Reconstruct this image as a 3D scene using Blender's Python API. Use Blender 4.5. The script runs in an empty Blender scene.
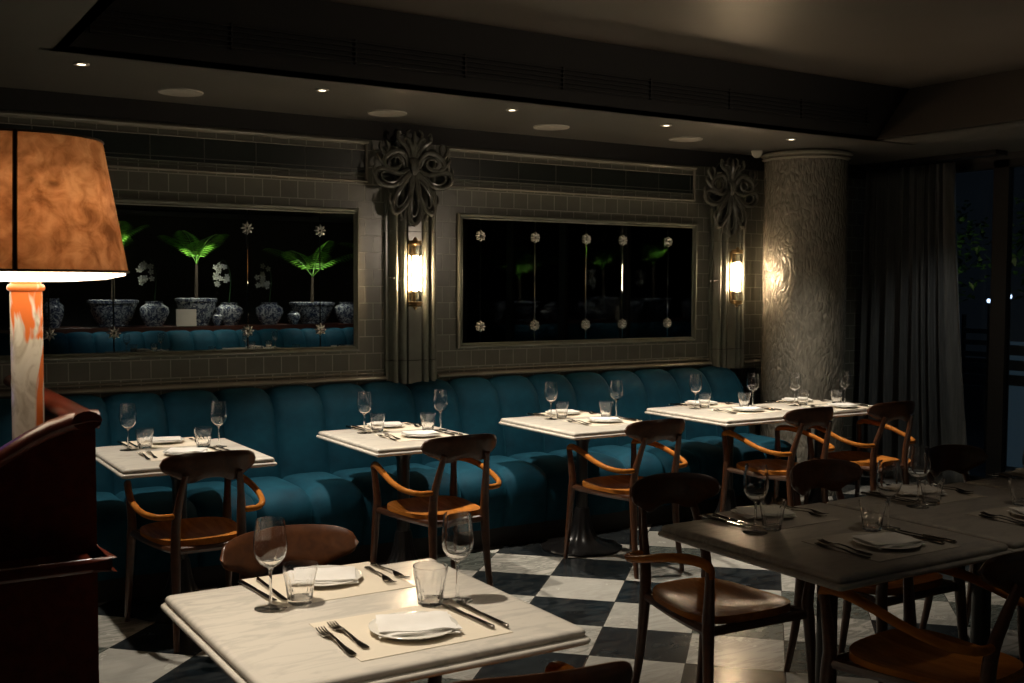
import bpy, bmesh, math, random
from mathutils import Vector, Matrix, noise
random.seed(7)
PI = math.pi
scn = bpy.context.scene
COL = scn.collection
CEIL, CEIL2, WY = 2.55, 2.925, 6.2

# ------------------------------------------------------------------ materials
class NT:
    def __init__(s, name):
        m = bpy.data.materials.new(name); m.use_nodes = True
        s.m = m; s.t = m.node_tree; s.n = s.t.nodes; s.l = s.t.links
        s.b = s.n['Principled BSDF']; s.out = s.n['Material Output']
    def node(s, ty, **kw):
        n = s.n.new(ty)
        for k, v in kw.items(): setattr(n, k, v)
        return n
    def link(s, a, b): s.l.new(a, b)
    def put(s, sock, v):
        if isinstance(v, bpy.types.NodeSocket): s.l.new(v, sock)
        else: sock.default_value = v
    def math(s, op, a, b=None, c=None):
        n = s.node('ShaderNodeMath', operation=op); s.put(n.inputs[0], a)
        if b is not None: s.put(n.inputs[1], b)
        if c is not None: s.put(n.inputs[2], c)
        return n.outputs[0]
    def obj(s): return s.node('ShaderNodeTexCoord').outputs['Object']
    def mapping(s, vec, scale=(1,1,1), rot=(0,0,0), loc=(0,0,0)):
        n = s.node('ShaderNodeMapping'); s.link(vec, n.inputs[0])
        n.inputs['Scale'].default_value = scale; n.inputs['Rotation'].default_value = rot; n.inputs['Location'].default_value = loc
        return n.outputs[0]
    def noise(s, vec, scale=5, detail=4, rough=.55, dist=0):
        n = s.node('ShaderNodeTexNoise'); s.link(vec, n.inputs['Vector'])
        n.inputs['Scale'].default_value = scale; n.inputs['Detail'].default_value = detail
        n.inputs['Roughness'].default_value = rough; n.inputs['Distortion'].default_value = dist
        return n.outputs['Fac']
    def ramp(s, fac, stops):
        n = s.node('ShaderNodeValToRGB'); s.link(fac, n.inputs[0]); e = n.color_ramp.elements
        while len(e) < len(stops): e.new(.5)
        for i, (p, c) in enumerate(stops):
            e[i].position = p; e[i].color = (c[0], c[1], c[2], 1) if not isinstance(c, (int, float)) else (c, c, c, 1)
        return n.outputs[0]
    def mix(s, fac, a, b):
        n = s.node('ShaderNodeMix', data_type='RGBA'); s.put(n.inputs[0], fac)
        for i, v in ((6, a), (7, b)):
            s.put(n.inputs[i], v if isinstance(v, bpy.types.NodeSocket) else (v[0], v[1], v[2], 1))
        return n.outputs[2]
    def bump(s, h, strength=.3, dist=.01):
        n = s.node('ShaderNodeBump'); s.link(h, n.inputs['Height']); n.inputs['Strength'].default_value = strength
        n.inputs['Distance'].default_value = dist; s.link(n.outputs[0], s.b.inputs['Normal'])
    def set(s, color=None, rough=None, metal=None, spec=None, coat=None, sheen=None, emit=None, estr=None, trans=None, ior=None):
        I = s.b.inputs
        if color is not None: s.put(I['Base Color'], color if isinstance(color, bpy.types.NodeSocket) else (*color, 1))
        if rough is not None: s.put(I['Roughness'], rough)
        if metal is not None: I['Metallic'].default_value = metal
        if spec is not None: I['Specular IOR Level'].default_value = spec
        if coat is not None: I['Coat Weight'].default_value = coat; I['Coat Roughness'].default_value = .15
        if sheen is not None: I['Sheen Weight'].default_value = sheen; I['Sheen Roughness'].default_value = .35
        if emit is not None: s.put(I['Emission Color'], emit if isinstance(emit, bpy.types.NodeSocket) else (*emit, 1))
        if estr is not None: I['Emission Strength'].default_value = estr
        if trans is not None: I['Transmission Weight'].default_value = trans
        if ior is not None: I['IOR'].default_value = ior
        return s.m

M = {}
def plain(name, c, rough=.5, var=.12, scale=8, **kw):
    t = NT(name); f = t.noise(t.obj(), scale, 4)
    M[name] = t.set(t.ramp(f, [(.3, [v*(1-var) for v in c]), (.7, [v*(1+var) for v in c])]), rough, **kw); return M[name]

def wood(name, dark, light, rough=.35, coat=.3):
    t = NT(name); o = t.mapping(t.obj(), (22, 3, 22))
    f = t.noise(o, 1.6, 5, .6, .6)
    t.set(t.ramp(f, [(.25, dark), (.5, [(a+b)/2 for a, b in zip(dark, light)]), (.75, light)]), rough, coat=coat)
    t.bump(f, .08, .002); M[name] = t.m
wood('walnut', (.045,.016,.007), (.105,.038,.014))
wood('lit_walnut', (.24,.075,.013), (.52,.19,.035), .22, .0)  # same walnut on seats and arms; the light put into the colour
M['lit_walnut'].node_tree.nodes['Principled BSDF'].inputs['Specular IOR Level'].default_value = .12; M['lit_walnut'].node_tree.nodes['Principled BSDF'].inputs['Specular Tint'].default_value = (1, .55, .28, 1); M['lit_walnut'].node_tree.nodes['Principled BSDF'].inputs['IOR'].default_value = 1.25
wood('mahogany', (.06,.010,.004), (.17,.025,.009), .3, .4)
wood('shelf_wood', (.03,.012,.008), (.07,.02,.012))

def marble(name, base, vein, amt=1.0, rough=.22):
    t = NT(name); o = t.obj()
    n1 = t.noise(t.mapping(o, (1.3, 5, 1.3)), 2.2, 8, .6, 1.2)
    v = t.ramp(n1, [(.44, 0.), (.5, amt), (.56, 0.)])
    n2 = t.noise(o, 6, 5, .6)
    c = t.mix(t.math('MULTIPLY', v, n2), base, vein)
    c = t.mix(t.math('MULTIPLY', n2, .25), c, [b*.72 for b in base])
    t.set(c, rough); M[name] = t.m
marble('table_marble', (.66,.61,.53), (.38,.36,.33), .8)
marble('table_marble_dim', (.40,.365,.32), (.17,.16,.15), .9, .3)  # same marble in weaker light; the dimness put into the colour

def floor_mat():
    t = NT('floor_marble_checker'); o = t.obj()
    sp = t.node('ShaderNodeSeparateXYZ'); t.link(o, sp.inputs[0]); x, y = sp.outputs[0], sp.outputs[1]
    u = t.math('MULTIPLY', t.math('ADD', t.math('MULTIPLY', t.math('SUBTRACT', x, y), .70711), .30), 1/.4)
    v = t.math('MULTIPLY', t.math('ADD', t.math('MULTIPLY', t.math('ADD', x, y), .70711), -4.86), 1/.4)
    iu, iv = t.math('FLOOR', u), t.math('FLOOR', v)
    par = t.math('MULTIPLY', t.math('FRACT', t.math('MULTIPLY', t.math('ADD', iu, iv), .5)), 2.0)
    cb = t.node('ShaderNodeCombineXYZ'); t.link(iu, cb.inputs[0]); t.link(iv, cb.inputs[1])
    wn = t.node('ShaderNodeTexWhiteNoise', noise_dimensions='2D'); t.link(cb.outputs[0], wn.inputs['Vector'])
    h = wn.outputs['Value']
    # each tile its own piece of marble: shift the vein pattern by the tile hash
    va = t.node('ShaderNodeVectorMath', operation='SCALE'); t.link(wn.outputs['Color'], va.inputs[0]); va.inputs['Scale'].default_value = 30
    vb = t.node('ShaderNodeVectorMath', operation='ADD'); t.link(o, vb.inputs[0]); t.link(va.outputs[0], vb.inputs[1])
    vr = t.mapping(vb.outputs[0], (2.0, 7, 2), (0, 0, .5))
    n1 = t.noise(vr, 1.6, 9, .62, 1.6)
    vein = t.ramp(n1, [(.42, 0.), (.5, 1.), (.58, 0.)])
    n2 = t.noise(vb.outputs[0], 5, 6, .65, .5)
    wh = t.mix(t.math('MULTIPLY', vein, t.ramp(h, [(.25, .15), (.8, .9)])), (.52,.50,.45), (.16,.17,.15))
    wh = t.mix(t.math('MULTIPLY', n2, .55), wh, (.26,.25,.22))
    hr = t.ramp(h, [(.55, 0.), (.62, 1.)])
    dk = t.mix(hr, (.009,.012,.015), (.075,.085,.075))
    dk = t.mix(t.math('MULTIPLY', vein, t.math('ADD', t.math('MULTIPLY', hr, .40), .10)), dk, (.20,.21,.19))
    c = t.mix(par, dk, wh)
    gu = t.math('PINGPONG', u, .5); gv = t.math('PINGPONG', v, .5)
    g = t.math('LESS_THAN', t.math('MINIMUM', gu, gv), .005)
    c = t.mix(g, c, (.05,.045,.04))
    t.set(c, t.ramp(n2, [(.3, .16), (.7, .30)])); t.bump(t.math('SUBTRACT', 1, g), .3, .002); M['floor'] = t.m
floor_mat()

def tiles(name, w, h, c1, c2, mortar, off=.5, rough=.22, ms=.0035, ox=0, oz=0):
    t = NT(name); sp = t.node('ShaderNodeSeparateXYZ'); t.link(t.obj(), sp.inputs[0])
    cb = t.node('ShaderNodeCombineXYZ')
    t.link(t.math('ADD', sp.outputs[0], ox), cb.inputs[0]); t.link(t.math('ADD', sp.outputs[2], oz), cb.inputs[1])
    b = t.node('ShaderNodeTexBrick', offset=off, squash=1.0); t.link(cb.outputs[0], b.inputs['Vector'])
    for k, v in dict(Color1=(*c1, 1), Color2=(*c2, 1), Mortar=(*mortar, 1)).items(): b.inputs[k].default_value = v
    for k, v in {'Scale': 1, 'Mortar Size': ms, 'Mortar Smooth': .3, 'Bias': 0, 'Brick Width': w, 'Row Height': h}.items(): b.inputs[k].default_value = v
    n = t.noise(t.obj(), 14, 3)
    t.set(t.mix(t.math('MULTIPLY', n, .5), b.outputs['Color'], [v*.55 for v in c1]), rough)
    hh = t.math('ADD', t.math('MULTIPLY', b.outputs['Fac'], -1), t.math('MULTIPLY', n, .35))
    t.bump(hh, .35, .004); M[name] = t.m
tiles('wall_tiles', .108, .104, (.165,.165,.135), (.135,.136,.112), (.32,.32,.27), ox=.02, oz=-.084)
tiles('frieze_tiles', .30, .125, (.022,.027,.023), (.017,.022,.019), (.09,.095,.08), 0., oz=-.005)
plain('glazed_trim', (.155,.162,.132), .18, .12)
plain('cream_glaze', (.24,.225,.185), .15, .1)
plain('ornament_glaze', (.12,.12,.102), .2, .25, 20)
plain('ornament_shaded', (.03,.03,.026), .3, .25, 20)  # ornament glaze darkened for the hollows; recess shade put into the colour
plain('ceiling_paint', (.105,.100,.088), .42, .12, 1.2)
plain('ceiling_upper', (.125,.108,.09), .42, .15, 1.0)
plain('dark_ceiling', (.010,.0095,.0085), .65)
plain('dark_wall', (.03,.028,.026), .7)
plain('black_metal', (.012,.011,.011), .3, spec=.6)
plain('dark_frame', (.004,.004,.0045), .5)
plain('vent_black', (.004,.004,.004), .7)
plain('speaker_white', (.42,.40,.35), .5)
plain('brass', (.35,.24,.11), .28, .1, metal=1.0)
plain('dark_bronze', (.06,.045,.03), .3, .1, metal=1.0)
plain('steel', (.17,.155,.14), .17, .1, metal=1.0)
plain('silvered', (.75,.74,.70), .25, .1, metal=.6)
plain('porcelain_plate', (.72,.69,.62), .15, .03)
plain('petal_white', (.45,.46,.38), .6)
plain('leaf_dark', (.02,.06,.015), .45, .4)
plain('bark', (.05,.035,.02), .8)
plain('paper', (.66,.585,.465), .7, .04)
plain('paper_shaded', (.40,.36,.305), .7, .04)  # cream paper on the dim tables; shade put into the colour
plain('white_paper', (.75,.75,.72), .7, .03)
plain('slat_paint', (.10,.125,.14), .5)
plain('ground_dark', (.02,.022,.025), .8)
t = NT('linen'); f = t.noise(t.obj(), 220, 2); g = t.noise(t.obj(), 9, 3)
t.set(t.ramp(g, [(.3, (.68,.65,.60)), (.7, (.80,.78,.74))]), .85, sheen=.2); t.bump(t.math('ADD', f, t.math('MULTIPLY', g, 2)), .25, .002); M['linen'] = t.m
t = NT('leaf_green'); f = t.noise(t.obj(), 12, 3)
t.set(t.ramp(f, [(.3, (.05,.20,.02)), (.7, (.20,.48,.05))]), .4); M['leaf_green'] = t.m
t = NT('teal_velvet'); o = t.obj(); f = t.noise(o, 5, 4, .6); f2 = t.noise(o, 260, 2)
t.set(t.ramp(f, [(.3, (.0022,.026,.045)), (.55, (.0038,.044,.072)), (.75, (.006,.062,.096))]), .75, sheen=.3, spec=.15)
t.b.inputs['Sheen Tint'].default_value = (.06,.35,.50,1); t.bump(t.math('ADD', f2, t.math('MULTIPLY', f, 6)), .15, .002); M['teal_velvet'] = t.m
t = NT('curtain_cloth'); f = t.noise(t.mapping(t.obj(), (30, 30, 2)), 2, 4)
t.set(t.ramp(f, [(.3, (.075,.078,.075)), (.7, (.125,.13,.125))]), .7, sheen=.3); M['curtain'] = t.m
# textured column: bark-like relief in a pearly glaze
t = NT('relief_plaster'); o = t.obj()
w = t.noise(o, 3, 3); va = t.node('ShaderNodeVectorMath', operation='SCALE'); 
ns = t.node('ShaderNodeTexNoise'); t.link(o, ns.inputs['Vector']); ns.inputs['Scale'].default_value = 4
t.link(ns.outputs['Color'], va.inputs[0]); va.inputs['Scale'].default_value = .12
vb = t.node('ShaderNodeVectorMath', operation='ADD'); t.link(o, vb.inputs[0]); t.link(va.outputs[0], vb.inputs[1])
vo = t.node('ShaderNodeTexVoronoi', feature='DISTANCE_TO_EDGE'); t.link(t.mapping(vb.outputs[0], (34, 34, 12), (0, .35, 0)), vo.inputs['Vector']); vo.inputs['Scale'].default_value = 1
n1 = t.noise(t.mapping(o, (1, 1, .45)), 26, 5, .6, .8)
hh = t.math('ADD', t.math('MINIMUM', vo.outputs['Distance'], .25), t.math('MULTIPLY', n1, .5))
t.set(t.ramp(n1, [(.3, (.15,.14,.115)), (.7, (.30,.28,.23))]), .2, spec=.7); t.bump(hh, .9, .016); M['relief'] = t.m
# mirror glass
t = NT('mirror_glass'); f = t.noise(t.obj(), 3, 5)
t.set((.52,.55,.52), t.ramp(f, [(.4, .0), (.8, .012)]), metal=1.0); M['mirror'] = t.m
# thin clear glass: fresnel gloss over clear
def clear(name, tint, gloss=(1,1,1), fac=1.0, ior=1.45, rough=.02, base=.0):
    t = NT(name); t.n.remove(t.b)
    tr = t.node('ShaderNodeBsdfTransparent'); tr.inputs[0].default_value = (*tint, 1)
    gl = t.node('ShaderNodeBsdfGlossy'); gl.inputs['Color'].default_value = (*gloss, 1); gl.inputs['Roughness'].default_value = rough
    fr = t.node('ShaderNodeFresnel'); fr.inputs[0].default_value = ior
    f = t.math('ADD', t.math('MULTIPLY', fr.outputs[0], fac), base)
    mx = t.node('ShaderNodeMixShader'); t.link(f, mx.inputs[0]); t.link(tr.outputs[0], mx.inputs[1]); t.link(gl.outputs[0], mx.inputs[2])
    t.link(mx.outputs[0], t.out.inputs[0]); M[name] = t.m
clear('thin_glass', (.95,.96,.95), fac=1.3, ior=1.5, base=.02)
clear('window_glass', (.75,.8,.8), ior=1.5)
t = NT('solid_glass'); M['solid_glass'] = t.set((1,1,1), .0, trans=.99, ior=1.47)
t = NT('bowl_glass'); M['bowl_glass'] = t.set((1,1,1), .0, trans=.998, ior=1.5)
# onyx lamp column
t = NT('onyx'); o = t.obj(); f = t.noise(t.mapping(o, (9, 9, 3.5)), 1, 3, .5, 1.0); g = t.noise(t.mapping(o, (6, 6, 3)), 3, 8, .6, 1.5)
c = t.ramp(g, [(.3, (.42,.36,.28)), (.5, (.80,.76,.68)), (.7, (.86,.83,.76))])
t.set(t.mix(t.ramp(f, [(.47, 0.), (.50, 1.)]), c, (.80,.20,.05)), .25); M['onyx'] = t.m
# parchment shade
t = NT('parchment'); o = t.obj(); f = t.noise(o, 22, 8, .65, .6); g = t.noise(o, 7, 4)
c = t.ramp(t.math('ADD', t.math('MULTIPLY', f, .7), t.math('MULTIPLY', g, .3)), [(.38, (.32,.20,.12)), (.5, (.50,.34,.22)), (.60, (.62,.46,.32))])
t.n.remove(t.b); di = t.node('ShaderNodeBsdfDiffuse'); tl = t.node('ShaderNodeBsdfTranslucent'); t.link(c, di.inputs[0]); t.link(c, tl.inputs[0])
mx = t.node('ShaderNodeMixShader'); mx.inputs[0].default_value = .35; t.link(di.outputs[0], mx.inputs[1]); t.link(tl.outputs[0], mx.inputs[2]); t.link(mx.outputs[0], t.out.inputs[0]); M['parchment'] = t.m
# blue and white porcelain
t = NT('blue_white_porcelain'); o = t.obj(); f = t.noise(o, 11, 5, .6, 1.5)
t.set(t.ramp(f, [(.44, (.36,.38,.38)), (.49, (.03,.04,.075)), (.55, (.05,.06,.10)), (.60, (.42,.44,.43))]), .15); M['pot'] = t.m
def emis(name, c, s):
    t = NT(name); f = t.noise(t.obj(), 3, 1)
    M[name] = t.set(t.ramp(f, [(0, c), (1, c)]), .5, emit=c, estr=s)
emis('sconce_core', (1,.70,.42), 340)
emis('bulb_glow', (1,.72,.42), 30)
emis('diffuser_glow', (1,.80,.55), 4.5)
emis('downlight_lens', (1,.83,.6), 8)
emis('cool_dot', (.55,.7,1.), 4)
emis('warm_dot', (.95,.9,.8), 3)
emis('screen_blue', (.02,.09,.8), 1.3)
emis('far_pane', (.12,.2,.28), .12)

# ------------------------------------------------------------------ mesh builder
class MB:
    def __init__(s): s.v = []; s.f = []
    def add(s, vs, fs):
        b = len(s.v); s.v += [tuple(v) for v in vs]; s.f += [tuple(b+i for i in f) for f in fs]; return s
    def box(s, a, b):
        x0,y0,z0 = a; x1,y1,z1 = b
        return s.add([(x0,y0,z0),(x1,y0,z0),(x1,y1,z0),(x0,y1,z0),(x0,y0,z1),(x1,y0,z1),(x1,y1,z1),(x0,y1,z1)],
                     [(0,3,2,1),(4,5,6,7),(0,1,5,4),(1,2,6,5),(2,3,7,6),(3,0,4,7)])
    def lathe(s, prof, n=32, c=(0,0,0), mod=None, close=False):
        vs = []; fs = []; k = len(prof)
        for i in range(n):
            a = 2*PI*i/n
            for j, (r, z) in enumerate(prof):
                rr = r*(mod(a, j) if mod else 1)
                vs.append((c[0]+rr*math.cos(a), c[1]+rr*math.sin(a), c[2]+z))
        for i in range(n):
            i2 = (i+1) % n
            for j in range(k-1 if not close else k):
                j2 = (j+1) % k
                fs.append((i*k+j, i2*k+j, i2*k+j2, i*k+j2))
        if not close:
            for j, fl in ((0, 1), (k-1, 0)):
                if prof[j][0] > 1e-6:
                    ring = [i*k+j for i in range(n)]; fs.append(tuple(reversed(ring)) if fl else tuple(ring))
        return s.add(vs, fs)
    def tube(s, pts, rad, n=10, cap=True, closed=False, flat=None):
        pts = [Vector(p) for p in pts]; k = len(pts)
        rad = rad if isinstance(rad, (list, tuple)) else [rad]*k
        vs = []; fs = []; up = None
        for i, p in enumerate(pts):
            if closed: d = pts[(i+1) % k]-pts[i-1]
            else: d = pts[min(i+1, k-1)]-pts[max(i-1, 0)]
            d.normalize()
            if up is None:
                up = Vector((0,0,1)) if abs(d.z) < .9 else Vector((0,1,0))
                if flat: up = Vector(flat)
            sd = d.cross(up).normalized(); up = sd.cross(d).normalized()
            for j in range(n):
                a = 2*PI*j/n; vs.append(p+(sd*math.cos(a)+up*math.sin(a))*rad[i])
        for i in range(k if closed else k-1):
            i2 = (i+1) % k
            for j in range(n):
                j2 = (j+1) % n; fs.append((i*n+j, i*n+j2, i2*n+j2, i2*n+j))
        if cap and not closed:
            fs.append(tuple(reversed(range(n)))); fs.append(tuple((k-1)*n+j for j in range(n)))
        return s.add(vs, fs)
    def prism(s, poly, z0, z1):
        n = len(poly)
        vs = [(x, y, z0) for x, y in poly]+[(x, y, z1) for x, y in poly]
        fs = [tuple(reversed(range(n))), tuple(range(n, 2*n))]+[(i, (i+1) % n, n+(i+1) % n, n+i) for i in range(n)]
        return s.add(vs, fs)
    def grid(s, fn, nu, nv, flip=False):
        vs = [fn(i/nu, j/nv) for i in range(nu+1) for j in range(nv+1)]; fs = []
        for i in range(nu):
            for j in range(nv):
                a = i*(nv+1)+j; q = (a, a+nv+1, a+nv+2, a+1); fs.append(tuple(reversed(q)) if flip else q)
        return s.add(vs, fs)
    def xf(s, m): s.v = [tuple(m @ Vector(v)) for v in s.v]; return s
    def build(s, name, mat, parent=None, smooth=True, ang=40, bevel=0, solid=0):
        me = bpy.data.meshes.new(name); bm = bmesh.new()
        vs = [bm.verts.new(v) for v in s.v]
        for f in s.f:
            try: bm.faces.new([vs[i] for i in f])
            except ValueError: pass
        bmesh.ops.remove_doubles(bm, verts=bm.verts, dist=1e-5)
        bmesh.ops.recalc_face_normals(bm, faces=bm.faces)
        bm.to_mesh(me); bm.free()
        me.materials.append(M[mat] if isinstance(mat, str) else mat)
        if smooth:
            me.polygons.foreach_set('use_smooth', [True]*len(me.polygons)); me.set_sharp_from_angle(angle=math.radians(ang))
        o = bpy.data.objects.new(name, me); COL.objects.link(o)
        if parent is not None: o.parent = parent
        if bevel:
            m = o.modifiers.new('bevel', 'BEVEL'); m.width = bevel; m.segments = 2; m.limit_method = 'ANGLE'
        if solid:
            m = o.modifiers.new('solid', 'SOLIDIFY'); m.thickness = solid; m.offset = 0
        return o

def cat(pts, m=6, closed=False):
    pts = [Vector(p) for p in pts]; n = len(pts); out = []
    rng = n if closed else n-1
    for i in range(rng):
        g = lambda k: pts[k % n] if closed else pts[max(0, min(n-1, k))]
        p0, p1, p2, p3 = g(i-1), g(i), g(i+1), g(i+2)
        for j in range(m):
            t = j/m
            out.append(.5*((2*p1)+(p2-p0)*t+(2*p0-5*p1+4*p2-p3)*t*t+(3*p1-p0-3*p2+p3)*t**3))
    if not closed: out.append(pts[-1])
    return out
def lerp_rad(rs, n):
    out = []
    for i in range(n):
        t = i/(n-1)*(len(rs)-1); k = min(int(t), len(rs)-2); out.append(rs[k]+(rs[k+1]-rs[k])*(t-k))
    return out
def limb(mb, pts, rs, n=10, m=6, **kw):
    c = cat(pts, m); return mb.tube(c, lerp_rad(rs, len(c)), n, **kw)

def tag(o, label, catg, group=None, kind=None):
    o['label'] = label; o['category'] = catg
    if group: o['group'] = group
    if kind: o['kind'] = kind
    return o
def thing(name, loc=(0,0,0), rz=0):
    o = bpy.data.objects.new(name, None); COL.objects.link(o); o.location = loc; o.rotation_euler = (0, 0, rz); o.empty_display_size = .1
    return o
def struct(o): o['kind'] = 'structure'; return o
def dup(o, parent=None):
    kids = list(o.children); c = o.copy(); COL.objects.link(c)
    if parent is not None: c.parent = parent
    for k in kids: dup(k, c)
    return c
used = set()
def put(proto, loc, rz, label, catg, group=None):
    o = proto if proto.name not in used else dup(proto)
    used.add(proto.name) if o is proto else None
    o.location = loc; o.rotation_euler = (0, 0, rz)
    return tag(o, label, catg, group)

# ------------------------------------------------------------------ camera
f, yaw, p, r = 1090.4, 0.5566144, 0.0515336, 0.0048018
fw = Vector((math.sin(yaw)*math.cos(p), math.cos(yaw)*math.cos(p), -math.sin(p)))
rt = Vector((math.cos(yaw), -math.sin(yaw), 0)); up = rt.cross(fw)
rr = rt*math.cos(r)+up*math.sin(r); uu = -rt*math.sin(r)+up*math.cos(r)
cam = bpy.data.cameras.new('camera'); cam.sensor_width = 36; cam.lens = 36*f/1024; cam.clip_start = .05
co = bpy.data.objects.new('camera', cam); COL.objects.link(co)
mw = Matrix((rr, uu, -fw)).transposed().to_4x4(); mw.translation = Vector((0, 0, 1.55)); co.matrix_world = mw
scn.camera = co
cam.dof.use_dof = True; cam.dof.focus_distance = 4.6; cam.dof.aperture_fstop = 10

# ------------------------------------------------------------------ room shell
XL, XR, YN = -2.2, 7.4, -4.2
struct(MB().box((XL,YN,-.1), (XR,WY+.1,0)).build('floor', 'floor', smooth=False))
struct(MB().box((XL,WY,0), (XR,WY+.15,3.1)).build('wall_far', 'wall_tiles', smooth=False))
struct(MB().box((XL-.15,YN,0), (XL,WY+.15,3.1)).build('wall_left', 'dark_wall', smooth=False))
struct(MB().box((XL-.15,YN-.15,0), (XR+.15,YN,3.1)).build('wall_near', 'dark_wall', smooth=False))
# soffit around the coffer, then the coffer's faces and upper ceiling
CX0, CX1, CX2, CY0, CY1 = .87, 6.05, 6.38, -3.0, 5.045
cb = MB()
cb.box((XL,CY1,CEIL), (XR,WY,CEIL+.02)); cb.box((XL,YN,CEIL), (CX0,CY1,CEIL+.02)); cb.box((CX0,YN,CEIL), (XR,CY0,CEIL+.02))
cb.box((CX1,CY0,CEIL), (XR,CY1,CEIL+.004))
struct(cb.build('ceiling', 'ceiling_paint', smooth=False))
struct(MB().box((CX0-.1,CY0-.1,CEIL2), (XR,CY1+.3,CEIL2+.05)).build('trim_1', 'ceiling_upper', smooth=False))['label'] = 'raised upper ceiling of the coffer'
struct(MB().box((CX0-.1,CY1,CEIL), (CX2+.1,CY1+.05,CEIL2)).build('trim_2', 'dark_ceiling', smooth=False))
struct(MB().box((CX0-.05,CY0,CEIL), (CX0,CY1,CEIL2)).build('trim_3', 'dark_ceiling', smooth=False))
struct(MB().add([(CX1,CY0,CEIL),(CX1,CY1,CEIL),(CX2,CY1,CEIL2),(CX2,CY0,CEIL2),(CX1+.05,CY0,CEIL),(CX1+.05,CY1,CEIL),(CX2+.05,CY1,CEIL2),(CX2+.05,CY0,CEIL2)],
    [(0,1,2,3),(7,6,5,4),(0,3,7,4),(1,5,6,2),(0,4,5,1),(3,2,6,7)]).build('trim_4', 'ceiling_upper', smooth=False))
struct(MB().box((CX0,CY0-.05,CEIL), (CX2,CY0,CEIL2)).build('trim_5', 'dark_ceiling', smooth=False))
# dark band box at wall head
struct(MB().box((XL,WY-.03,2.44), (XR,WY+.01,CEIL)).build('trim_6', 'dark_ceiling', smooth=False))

# air vent on the coffer's long face
vt = thing('air_vent', (.97, CY1-.004, 2.635)); tag(vt, 'long black slatted air grille on the dark upright face of the ceiling recess', 'vent')
MB().box((0,-.004,0), (5.0,.002,.12)).build('backing', 'vent_black', vt, smooth=False)
sl = MB()
for i in range(5): sl.box((0,-.02,.008+i*.024), (5.0,-.004,.014+i*.024))
for i in range(9): sl.box((i*.62,-.019,0), (i*.62+.008,-.004,.12))
sl.build('slat', 'dark_ceiling', vt, smooth=False)

# wall mouldings
def rail(name, x0, x1, prof, mat, y=WY):       # prof: (out, z)
    mb = MB(); n = len(prof)
    vs = [(x0, y-o, z) for o, z in prof]+[(x1, y-o, z) for o, z in prof]
    fs = [(i, (i+1) % n, n+(i+1) % n, n+i) for i in range(n)]+[tuple(range(n)), tuple(reversed(range(n, 2*n)))]
    return struct(mb.add(vs, fs).build(name, mat, ang=50))
def halfround(z, h, out, n=8): return [(0, z-h/2)]+[(out*math.sin(PI*i/n), z-h/2*math.cos(PI*i/n)) for i in range(1, n)]+[(0, z+h/2)]
P1, P2 = (2.915, 3.275), (5.60, 5.93)
k = 7
for (x0, x1) in ((XL, 2.80), (3.36, 5.44)):
    rail('trim_%d' % k, x0, x1, halfround(2.42, .030, .038), 'cream_glaze'); k += 1
    rail('trim_%d' % k, x0, x1, halfround(2.372, .009, .010), 'cream_glaze'); k += 1
    rail('trim_%d' % k, x0, x1, [(0, 2.235), (.006, 2.235), (.006, 2.37), (0, 2.37)], 'frieze_tiles'); k += 1
    rail('trim_%d' % k, x0, x1, halfround(2.232, .008, .010), 'glazed_trim'); k += 1
    rail('trim_%d' % k, x0, x1, halfround(2.214, .008, .010), 'glazed_trim'); k += 1
    rail('trim_%d' % k, x0, x1, halfround(2.184, .016, .024), 'cream_glaze'); k += 1
for (x0, x1) in ((XL, P1[0]), (P1[1], P2[0]), (P2[1], 6.35)):
    rail('trim_%d' % k, x0, x1, halfround(.968, .035, .055), 'cream_glaze'); k += 1
    rail('trim_%d' % k, x0, x1, halfround(1.0, .012, .016), 'cream_glaze'); k += 1
for x in (2.795, 3.365, 5.435):
    struct(MB().box((x-.008,WY-.02,2.18), (x+.008,WY,2.43)).build('trim_%d' % k, 'cream_glaze', bevel=.003)); k += 1

# fluted pilasters
def pilaster(x0, x1, lab):
    t = thing('fluted_pilaster', ((x0+x1)/2, WY, .93)); tag(t, lab, 'pilaster', None)
    w = (x1-x0)/2; n = 120
    def prof(u):     # u -1..1 -> projection
        a = abs(u)
        if a > .90: return .03
        if a > .84: return .045*(1-((a-.87)/.03)**2)*.6+.03
        if a > .62: return .055+.028*math.sqrt(max(0, 1-((a-.73)/.11)**2))
        if a > .55: return .02
        if a > .30: return .06+.03*math.sqrt(max(0, 1-((a-.425)/.125)**2))
        if a > .25: return .03
        return .075
    us = [-1+2*i/n for i in range(n+1)]
    for za, zb, nm in ((0,.145,'foot_block'), (.149,.66,'lower_shaft'), (.664,.95,'middle_shaft'), (.954,1.47,'upper_shaft')):
        vs = []; fs = []
        for z in (za, zb):
            vs += [(u*w, -prof(u)+(0 if nm != 'foot_block' else -.002), z) for u in us]+[(w, 0, z), (-w, 0, z)]
        m = len(us)+2; fs = [(i, (i+1) % m, m+(i+1) % m, m+i) for i in range(m)]+[tuple(range(m)), tuple(reversed(range(m, 2*m)))]
        MB().add(vs, fs).build(nm, 'glazed_trim', t, ang=35)
    return t
pilaster(P1[0], P1[1], 'grey green glazed fluted pilaster between the two wall mirrors')
pilaster(P2[0], P2[1], 'grey green glazed fluted pilaster beside the round column')

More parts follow.
